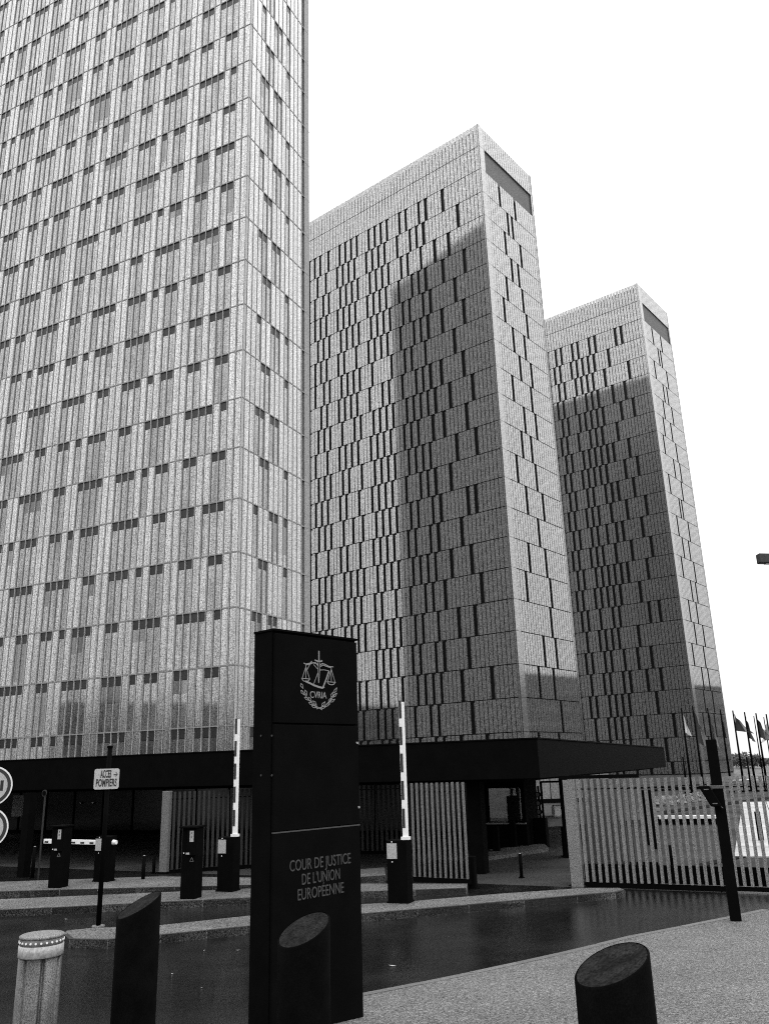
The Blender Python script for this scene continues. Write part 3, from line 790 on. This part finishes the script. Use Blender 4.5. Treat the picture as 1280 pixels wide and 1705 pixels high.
# ================================================================ ticket machines and barriers
def ticket_machine(x, y, label, ytop):
    p = at(x, y, .12); p.z = .12 + gz(p.y); h = zat(x, ytop, p) - p.z
    t = thing('ticket_machine', label, 'ticket machine', p, 'ticket machines on the islands')
    a = AC + .12; X = d2(a); N = V((X.y, -X.x, 0)); w = .31; dp = .30
    MB().box(p, w, dp, h - .02, a).build('pedestal', M_black, t, bevel=.008)
    MB().box(p + V((0, 0, h - .018)) + N * .03, w + .05, dp + .1, .03, a).build('lid', M_black2, t)
    f_ = p + N * (dp / 2)
    MB().quadbox(f_ - X * .02 + V((0, 0, h - .52)), X * .17, N * .05, V((0, 0, .46))).build('reader_head', M_black2, t, bevel=.006)
    MB().quadbox(f_ + X * .045 + N * .051 + V((0, 0, h - .27)), X * .085, N * .004, V((0, 0, .20))).build('display_label', M_label, t)
    for z in (.20, .13): MB().quadbox(f_ + X * .07 + N * .0555 + V((0, 0, h - z)), X * .03, N * .002, V((0, 0, .04))).build('symbol', M_grey, t)
    MB().quadbox(f_ - X * .025 + N * .052 + V((0, 0, h - .50)), X * .075, N * .004, V((0, 0, .035))).build('ticket_slot', M_label, t)
    MB().tube(f_ - X * .10 + V((0, 0, h - .48)), f_ - X * .10 + N * .006 + V((0, 0, h - .48)), .013, n=10).build('button', M_white, t)
    tri = MB(); c = f_ + X * .075 + V((0, 0, h - .60)) + N * .002
    for k in range(3):
        aa = [V((0, 0, .045)), X * -.04 + V((0, 0, -.03)), X * .04 + V((0, 0, -.03))]
        u, v = aa[k], aa[(k + 1) % 3]; e = (v - u); s = N.cross(e.normalized()) * .006
        tri.quadbox(c + u - s, e, s * 2, N * .002)
    tri.build('warning_triangle', M_grey, t)
ticket_machine(97, 1477, 'black ticket machine left of the lowered barrier arm', 1375)
ticket_machine(318, 1495, 'black ticket machine left of the upright barrier by the totem sign', 1376)

def barrier(x, y, label, ytop, armpx, w=.42, dp=.36, plate=(0, 1, 0, 1), arm_up=True, turn=.05):
    p = at(x, y, .12); p.z = .12; h = zat(x, ytop, p) - p.z
    t = thing('barrier', label, 'barrier', p, 'parking barriers')
    a = AC + turn; X = d2(a); N = V((X.y, -X.x, 0))
    MB().box(p, w, dp, h, a).build('cabinet', M_black, t, bevel=.01)
    MB().box(p - V((0, 0, .0)), w + .03, dp + .03, .025, a).build('base_plate', M_black2, t)
    f_ = p + N * (dp / 2)
    MB().quadbox(f_ - X * (w / 2 - .01) + V((0, 0, h - .31)), X * w * .5, N * .008, V((0, 0, .26))).build('white_plate', M_label, t)
    for z in (.025, .36): MB().tube(f_ - X * w * .22 + V((0, 0, h - z)), f_ - X * w * .22 + N * .006 + V((0, 0, h - z)), .012, n=8).build('screw', M_white, t)
    if arm_up:
        b0 = p + X * w * .36 + V((0, 0, h + .001)); zt = zat(armpx[0], armpx[1], b0); L = zt - b0.z
        MB().box(b0, .15, .11, .05, a).build('arm_socket', M_white, t)
        arm = MB().box(b0 + V((0, 0, .05)), .10, .05, L - .05, a).build('arm', M_white, t, bevel=.004)
        n = 5
        for i in range(n):
            z = .20 + (L - .5) * i / (n - 1) * 1.0
            MB().quadbox(b0 - X * .044 + N * .0255 + V((0, 0, z)), X * .052, N * .003, V((0, 0, .30 * L / 2.2))).build('black_patch', M_ink, arm)
    else:
        z = h - .14; b0 = p + N * .0 + V((0, 0, z)); L = armpx[0]
        dr = -X + V((0, 0, .015)); o = b0 - X * w / 2 - V((0, 0, .05))
        arm = MB().quadbox(o, dr * L, N * .05, V((0, 0, .10))).build('arm', M_white, t, bevel=.004)
        for i in range(6):
            MB().quadbox(o + dr * (.12 + i * L / 6) + N * .0505 + V((0, 0, .015)), dr * (L / 14), N * .003, V((0, 0, .04))).build('black_patch', M_ink, arm)
        q = b0 + X * (w / 2); MB().tube(q, q + X * .09, .06, .045, n=12).build('pivot_knob', M_white, t)
barrier(667, 1502, 'black barrier cabinet with upright striped arm, right of the totem sign', 1398, (672, 1169), w=.38, dp=.28)
barrier(380, 1483, 'black barrier cabinet with upright striped arm, left of the totem sign', 1393, (400, 1198), w=.37, dp=.28)
barrier(173, 1467, 'black barrier cabinet with its striped arm lowered level', 1392, (1.6, 0), w=.40, dp=.26, arm_up=False)

# ================================================================ road signs and posts
p = at(164, 1543, .12); p.z = .12
t = thing('road_sign', 'white fire access plate with black lettering on a thin dark pole', 'sign', p)
zt = zat(180, 1245, p)
MB().tube(p, p + V((0, 0, zt - p.z)), .038, n=12).build('pole', M_black, t, smooth=True)
MB().tube(p, p + V((0, 0, .02)), .10, n=14).build('base_flange', M_slat, t)
MB().tube(p + V((0, 0, zt - p.z)), p + V((0, 0, zt - p.z + .03)), .05, n=12).build('pole_cap', M_black, t)
XA = V((math.cos(.45), math.sin(.45), 0)); NA = V((XA.y, -XA.x, 0)); d_ = NA * .06
zc0 = zat(175, 1314, p); zc1 = zat(175, 1280, p); pw = .40
o = p + d_ - XA * .23; o.z = zc0
def rrect(o, X, Z, w, h, r, ex):
    pts = []
    for cx, cz, a0 in ((w - r, r, -90), (w - r, h - r, 0), (r, h - r, 90), (r, r, 180)):
        for k in range(5):
            a = math.radians(a0 + 22.5 * k); pts.append(o + X * (cx + math.cos(a) * r) + Z * (cz + math.sin(a) * r))
    return MB().prism(pts, ex)
rrect(o, XA, ZU, pw, zc1 - zc0, .035, NA * .006).build('sign_plate', M_signface, t)
hh = zc1 - zc0
def fit_text(s, o, X, w, size, m, parent, bold=0.0):
    ob = text_obj('lettering', s, m, parent, o, X, ZU, size, 1.0, bold=bold)
    xs = [v.co.dot(X) for v in ob.data.vertices]; k = w / (max(xs) - min(xs)); x0 = min(xs)
    for v in ob.data.vertices:
        c = v.co.dot(X); v.co += X * ((c - x0) * k - c)
fit_text('ACCES', o + XA * .095 + NA * .008 + ZU * hh * .57, XA, .175, .17, M_ink, t, .004)
fit_text('POMPIERS', o + XA * .035 + NA * .008 + ZU * hh * .14, XA, .33, .17, M_ink, t, .003)
ar = MB(); q = o + XA * .31 + NA * .0085 + ZU * hh * .70
ar.quadbox(q - ZU * .006, XA * .06, ZU * .012, NA * .002)
for s in (1, -1): ar.quadbox(q + XA * .06, XA * -.03 + ZU * .035 * s, ZU * .012, NA * .0023)
ar.build('arrow', M_ink, t)

# the pair of round limit signs at the left edge
dist = 13.2; d = ray(-13, 1309); c1_ = EYE + d * (dist / d.dot(FW)); d = ray(-17, 1378); c2_ = EYE + d * (dist / d.dot(FW))
base = V((c1_.x, c1_.y, .0)); c2_ = V((base.x, base.y, c2_.z))
t = thing('road_sign', 'pair of round limit signs on one pole at the left edge', 'sign', base)
XR = V((math.cos(.28), math.sin(.28), 0)); NR = V((XR.y, -XR.x, 0))
MB().tube(base - NR * .06, base - NR * .06 + V((0, 0, c1_.z + .4)), .035, n=12).build('pole', M_black, t)
for ci, (c, s, w) in enumerate(((V((c1_.x, c1_.y, c1_.z)), '2,1', .34), (c2_, '30', .32))):
    def disc(r, off, nm, m, par):
        pts = [c + XR * math.cos(2 * math.pi * i / 40) * r + ZU * math.sin(2 * math.pi * i / 40) * r + NR * off for i in range(40)]
        return MB().prism(pts, NR * .004).build(nm, m, par)
    rim = disc(.305, 0, 'sign_disc', M_white, t); disc(.282, .0045, 'ring', M_ring, rim); disc(.232, .009, 'face', M_signface, rim)
    fit_text(s, c - XR * w / 2 + NR * .014 - ZU * .07, XR, w, .22, M_ink, t, .004)
    if ci == 0:
        for sgn in (1, -1):
            pts = [c + XR * -.06 + ZU * sgn * .22 + NR * .0135, c + XR * .06 + ZU * sgn * .22 + NR * .0135, c + ZU * sgn * .14 + NR * .0135]
            MB().prism(pts, NR * .003).build('height_mark', M_ink, rim)
    for s_ in (1, -1):
        MB().tube(c + XR * .05 * s_ + ZU * .3 - NR * .01, c + XR * .05 * s_ + ZU * .3 + NR * .012, .012, n=8).build('bolt', M_steel, t)
# small round sign on a thin post under the canopy
p = at(64, 1462); tz = zat(67, 1321, p)
t = thing('road_sign', 'small dark round sign on a thin post behind the left column', 'sign', p)
MB().tube(p, p + V((0, 0, tz - .08)), .025, n=8).build('pole', M_shade_slat, t)
for r_, o_, m_ in ((.085, 0, M_shade_slat), (.06, .012, M_black)):
    pts = [V((p.x, p.y, tz)) + LC * math.cos(2 * math.pi * i / 24) * r_ + ZU * math.sin(2 * math.pi * i / 24) * r_ - RC * (.03 + o_) for i in range(24)]
    MB().prism(pts, -RC * .01).build('sign_disc', m_, t)

# square post with a floodlight, right
p = at(1225, 1537); ztp = zat(1186, 1231, p)
t = thing('floodlight_post', 'square black post with a tilted black floodlight clamped to it', 'post', p)
MB().box(p, .155, .13, ztp - p.z, -.25).build('post', M_black, t, bevel=.008)
zb_ = zat(1196, 1313, p)
MB().box(V((p.x, p.y, zb_)), .19, .16, .05, -.25).build('clamp_band', M_steel, t, bevel=.006)
X_ = d2(-.25); N_ = V((X_.y, -X_.x, 0)); q = V((p.x, p.y, zb_ - .16)) - X_ * .26
MB().quadbox(q + V((0, 0, .17)) + X_ * .03, X_ * .18, N_ * .03, V((0, 0, .035))).build('bracket_arm', M_steel, t)
h0 = q + X_ * .04 + N_ * .10; hz_ = V((.10, -.06, -.37)) ; 
MB().quadbox(h0 + V((-.08, 0, .21)), X_ * .165, N_ * .07, V((X_.x * .15, X_.y * .15, -.31))).build('lamp_head', M_black, t, bevel=.012)
for k in (.06, .27):
    MB().quadbox(h0 + V((-.08, 0, .21)) + X_ * (.045 + .15 * k / .31) - V((0, 0, k)) + N_ * .071, X_ * .07, N_ * .004, V((0, 0, .014))).build('head_clip', M_grey, t)
MB().tube(h0 + X_ * .17 + V((0, 0, -.09)), h0 + X_ * .24 + V((0, 0, -.16)), .007, n=6).build('cable', M_black, t)
MB().tube(h0 + X_ * .19 + V((0, 0, -.07)), h0 + X_ * .25 + V((0, 0, -.13)), .006, n=6).build('cable', M_steel, t)

# street lamp whose head reaches into the picture from the right
dist = 11.5; d = ray(1261, 931); c = EYE + d * (dist / d.dot(FW)); X_ = V((math.cos(.2), math.sin(.2), 0))
b_ = c + X_ * 1.1; base = V((b_.x, b_.y, gz(b_.y) + .03))
t = thing('street_lamp', 'dark flat street lamp head reaching in from the right edge', 'street lamp', base)
MB().tube(base, V((b_.x, b_.y, c.z)), .06, .05, n=12).build('pole', M_black2, t, smooth=True)
MB().quadbox(c - V((0, .06, .062)), X_ * 1.15, V((0, .12, 0)), V((0, 0, .135))).build('lamp_head', mat('lamp_head_grey', .02, .6, n=[(60, .6)]), t, bevel=.01)
MB().quadbox(c + X_ * .1 - V((0, .04, .069)), X_ * .6, V((0, .08, 0)), V((0, 0, .006))).build('lamp_glass', M_glassd, t)

# ================================================================ flags, trees, far objects
FLG = [(1133.4, 1179, 1), (1152, 1175, 1), (1177, 1179, 1), (1198, 1181, 1), (1219, 1183, 1), (1238.5, 1185.6, 1), (1257.5, 1187.5, 1), (1274.6, 1189, 1),
       (1156, 1207, 0), (1254, 1192, 0), (1270.6, 1194, 0), (1136, 1260, 0), (1242, 1260, 0)]
names = ['leftmost flagpole with a thin white flag, in front of the far tower', 'second flagpole from the left, with a broad drooping dark flag', 'third flagpole from the left, right above the square post',
         'fourth flagpole from the left, at the right edge of the far tower', 'flagpole standing against the sky with a dark and pale flag blown right',
         'flagpole against the sky with a narrow dark furled flag', 'flagpole with a dark and pale flag second from the right edge', 'flagpole nearest the right edge with a bunched grey flag',
         'bare pole close beside the broad drooping dark flag', 'thin bare pole second from the right edge', 'thin bare pole nearest the right edge', 'short bare pole at the far left of the flag row', 'short bare pole below the furled flag']
random.seed(21)
for i, (x, y, fl) in enumerate(FLG):
    # vertical lines lean towards the zenith point, so slide the base accordingly
    D = 62.0
    d = ray(x, y); k = D / d.dot(FW); tp = EYE + d * k; p = V((tp.x, tp.y, 0))
    t = thing('flagpole' if fl else 'pole', names[i], 'flagpole' if fl else 'pole', p, 'flagpoles on the plaza' if fl else 'bare poles among the flags')
    r_ = .095 if fl else .06
    if x in (1136, 1242): r_ = .10
    MB().tube(p, tp, r_, r_ * .55, n=8).build('pole', M_black, t, smooth=True)
    MB().tube(p, p + V((0, 0, .12)), r_ * 2.2, n=10).build('base', M_black2, t)
    if fl:
        kinds = [(.45, 1.5, 2), (1.0, 2.4, 0), (.5, 2.2, 0), (.28, 1.7, 0), (1.3, 1.2, 0), (.42, 1.6, 0), (.85, 1.5, 0), (.75, 1.5, 1)]
        w_, h_, mi = kinds[i]; sgn = -1 if i in (7,) else 1
        for part, (fa, fb, mm) in enumerate(((0, .5, mi), (.5, 1, (1 if i in (0, 3, 4) else min(mi + 1, 2)) if i not in (0,) else 2))):
            m = MB(); nu, nv = 6, 7
            for b in range(nv + 1):
                for a in range(nu + 1):
                    u = fa + (fb - fa) * a / nu; v = b / nv
                    dx = w_ * u * (.35 + .65 * v) * sgn; dz = -.25 - h_ * v - .9 * u * (1 - .6 * v) * h_ * .6
                    dy = .12 * math.sin(u * 9 + v * 3 + i)
                    m.v.append(tp + V((dx + .03, dy, dz)))
            for b in range(nv):
                for a in range(nu):
                    q = b * (nu + 1) + a; m.f.append([q, q + 1, q + nu + 2, q + nu + 1])
            m.build('flag_panel', M_flags[mm], t, smooth=True, fix=False)

def tree(p, h, w, label, n=560):
    t = thing('tree', label, 'tree', p, 'trees on the skyline')
    tr = MB(); tr.tube(p, p + V((0, 0, h * .55)), h * .022, h * .01, 7)
    for k in range(6):
        a = random.uniform(0, 6.28); q = p + V((0, 0, h * random.uniform(.3, .55)))
        tr.tube(q, q + V((math.cos(a) * w * .3, math.sin(a) * w * .3, h * .3)), h * .01, h * .003, 5)
    tr.build('trunk', M_bark, t)
    cr = MB(); cl = [(random.uniform(-.36, .36), random.uniform(-.36, .36), random.uniform(.15, .85), random.uniform(.14, .26)) for _ in range(16)]
    for k in range(n):
        cx, cy, cz, rr = random.choice(cl); dv = V((random.gauss(0, 1), random.gauss(0, 1), random.gauss(0, 1))).normalized() * rr * random.uniform(.6, 1)
        c = p + V(((cx + dv.x) * w, (cy + dv.y) * w, (cz + dv.z * .8) * h)); s = random.uniform(.5, 1.3) * h / 9
        u = V((random.gauss(0, 1), random.gauss(0, 1), random.gauss(0, 1))).normalized(); v = u.orthogonal().normalized()
        b = len(cr.v); cr.v += [c - u * s, c + v * s * .6, c + u * s, c - v * s * .6]; cr.f.append([b, b + 1, b + 2, b + 3])
    cr.build('crown', M_leaf, t, fix=False)
TR_ = [(1208, 1262, 'tree just left of the far tower edge on the skyline'), (1222, 1251, 'tallest rounded tree right of the far tower edge'), (1237, 1256, 'bushy tree behind the flagpoles, third from the tower'),
       (1252, 1254, 'bare topped tree among the flagpoles, fourth from the tower'), (1266, 1259, 'low rounded tree, fifth from the tower'), (1281, 1262, 'tree cut by the right edge on the skyline'), (1296, 1262, 'tree just beyond the right edge of the picture')]
for x, y, lab in TR_:
    D = random.uniform(190, 260); d = ray(x, y); tp = EYE + d * (D / d.dot(FW)); p = V((tp.x, tp.y, 0))
    tree(p, tp.z, tp.z * 1.7, lab)
for i in range(9):
    a = math.radians(-150 + i * 11); p = V((math.sin(a) * 78, math.cos(a) * 78 + 10, gz(math.cos(a) * 78 + 10)))
    tree(p, random.uniform(9, 13), 8, ['slim', 'broad', 'leaning', 'tall', 'low', 'bushy', 'sparse', 'rounded', 'ragged'][i] + ' tree behind the photographer beside the road', 300)

for x, y, lab in ((1228, 1306, 'pale stone block seen small through the fence right of the square post'), (1243, 1305, 'second pale stone block, further right through the fence')):
    p = at(x, y); t = thing('stone_block', lab, 'block', p, 'pale blocks on the plaza')
    MB().box(p, .62, .5, .34, .2).build('base', M_slat, t, bevel=.03); MB().box(p + V((0, 0, .342)), .68, .56, .07, .2).build('coping', M_white, t, bevel=.01)
w0 = at(1068, 1319); w1 = at(1206, 1312); wd = w1 - w0; L = wd.length; wd /= L
t = thing('low_wall', 'long low dark wall at the foot of the flagpoles', 'wall', w0)
MB().quadbox(w0, wd * L, V((0, .4, 0)), V((0, 0, .16))).build('wall', M_black2, t)
MB().quadbox(w0 - wd * .05 - V((0, .04, 0)) + V((0, 0, .30)), wd * (L + .1), V((0, .5, 0)), V((0, 0, .08))).build('coping', M_black2, t)
for i in range(12): MB().quadbox(w0 + wd * (L * (i + .4) / 12) + V((0, .1, .162)), wd * .12, V((0, .12, 0)), V((0, 0, .136))).build('bracket', M_black2, t)

# low white wall and dark drainage lines on the plaza
w0 = at(1097, 1374); w1 = at(1205, 1373); wd = (w1 - w0); L = wd.length; wd /= L
t = thing('bench_wall', 'long low white bench wall seen through the fence', 'bench', w0)
MB().quadbox(w0 + V((0, .12, 0)), wd * L, V((0, .3, 0)), V((0, 0, .22))).build('base', M_black2, t)  # base painted black to stand for the shadow under the slabs
for i in range(7): MB().quadbox(w0 + wd * (L / 7 * i + .02) + V((0, 0, .222)), wd * (L / 7 - .04), V((0, .55, 0)), V((0, 0, .10))).build('seat_slab', M_white, t)
def channel(x0, y0, x1, y1, w):
    a = at(x0, y0); b_ = at(x1, y1); d = (b_ - a).normalized(); n_ = V((-d.y, d.x, 0))
    m = MB().quadbox(a + V((0, 0, .009)), b_ - a, n_ * w, V((0, 0, .02)))
    structure(m.build('drainage_channel', M_channel))
channel(1083, 1359, 1300, 1328, 1.0); channel(1160, 1447, 1320, 1410, .32)
q0 = at(1225, 1362); q1 = at(1300, 1352)
# pale stone slabs of the bright part of the plaza, laid one by one
sl = MB(); c0 = at(1222, 1428); uy = (at(1236, 1337) - c0).normalized(); ux = V((uy.y, -uy.x, 0))
pl = thing('stone_terrace', 'bright wet terrace of pale stone slabs behind the fence at right', 'terrace', c0)
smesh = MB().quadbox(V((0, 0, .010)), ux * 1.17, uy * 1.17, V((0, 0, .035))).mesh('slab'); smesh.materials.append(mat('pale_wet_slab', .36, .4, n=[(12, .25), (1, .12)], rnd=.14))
bl0 = c0; bl1 = at(1236, 1337); bn = V((bl1.y - bl0.y, -(bl1.x - bl0.x), 0)).normalized()
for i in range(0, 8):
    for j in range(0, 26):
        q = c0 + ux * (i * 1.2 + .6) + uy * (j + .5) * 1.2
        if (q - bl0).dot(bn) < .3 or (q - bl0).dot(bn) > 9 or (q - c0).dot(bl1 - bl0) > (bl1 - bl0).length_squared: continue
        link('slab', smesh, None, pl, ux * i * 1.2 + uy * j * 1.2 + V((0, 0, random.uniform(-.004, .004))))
# low shrubs / planting bed with pale heads behind the fence
random.seed(5)
for i, (x, y, r_) in enumerate(((1100, 1342, .8), (1122, 1338, .7), (1142, 1336, .65), (1158, 1334, .75))):
    p = at(x, y)
    t = thing('shrub', ['first', 'second', 'third', 'fourth'][i] + ' low clipped shrub from the left behind the fence slats', 'shrub', p, 'low shrubs on the plaza')
    m = MB()
    for k in range(160):
        dv = V((random.gauss(0, 1), random.gauss(0, 1), abs(random.gauss(0, 1)))).normalized() * r_ * random.uniform(.5, 1)
        u = V((random.gauss(0, 1), random.gauss(0, 1), random.gauss(0, 1))).normalized(); v = u.orthogonal().normalized(); s = .14
        b = len(m.v); c = p + V((dv.x, dv.y, dv.z * .6 + .05)); m.v += [c - u * s, c + v * s * .6, c + u * s, c - v * s * .6]; m.f.append([b, b + 1, b + 2, b + 3])
    m.build('foliage', mat('shrub_leaf', .12, .5, n=[(3, .4)]), t, fix=False)
    MB().tube(p, p + V((0, 0, .4)), .05, .02, 6).build('stem', M_bark, t)

# small pale leaves and scraps lying about on the wet road
random.seed(11); m = MB()
for k in range(26):
    x = random.uniform(-9, 6); y = random.uniform(7.5, 17)
    if (Vector((x + .33, y - 9.21)).dot(Vector((.7, -.7)))) > -.3: continue
    c = V((x, y, gz(y) + .012)); a = random.uniform(0, 6.28); l = random.choice((.012, .018, .018, .03, .05)); X_ = d2(a) * l; Y_ = d2(a + 1.4) * l * .5
    b = len(m.v); m.v += [c - X_, c + Y_, c + X_ + V((0, 0, .006)), c - Y_]; m.f.append([b, b + 1, b + 2, b + 3])
o = stuff(m.build('fallen_leaf', mat('pale_leaf', .32, .7), fix=False)); o['label'] = 'pale fallen leaves and scraps scattered over the wet road'; o['category'] = 'leaves'

# pale strip at the foot of the fence
fs = f0 - V((0, .25, 0)) + fd * 2.6
structure(MB().quadbox(fs + V((0, 0, .008)), fd * 6, V((.05, .14, 0)), V((0, 0, .025))).build('kerb', M_kerbl))

for o in bpy.data.objects:
    if '_base' in o: del o['_base']
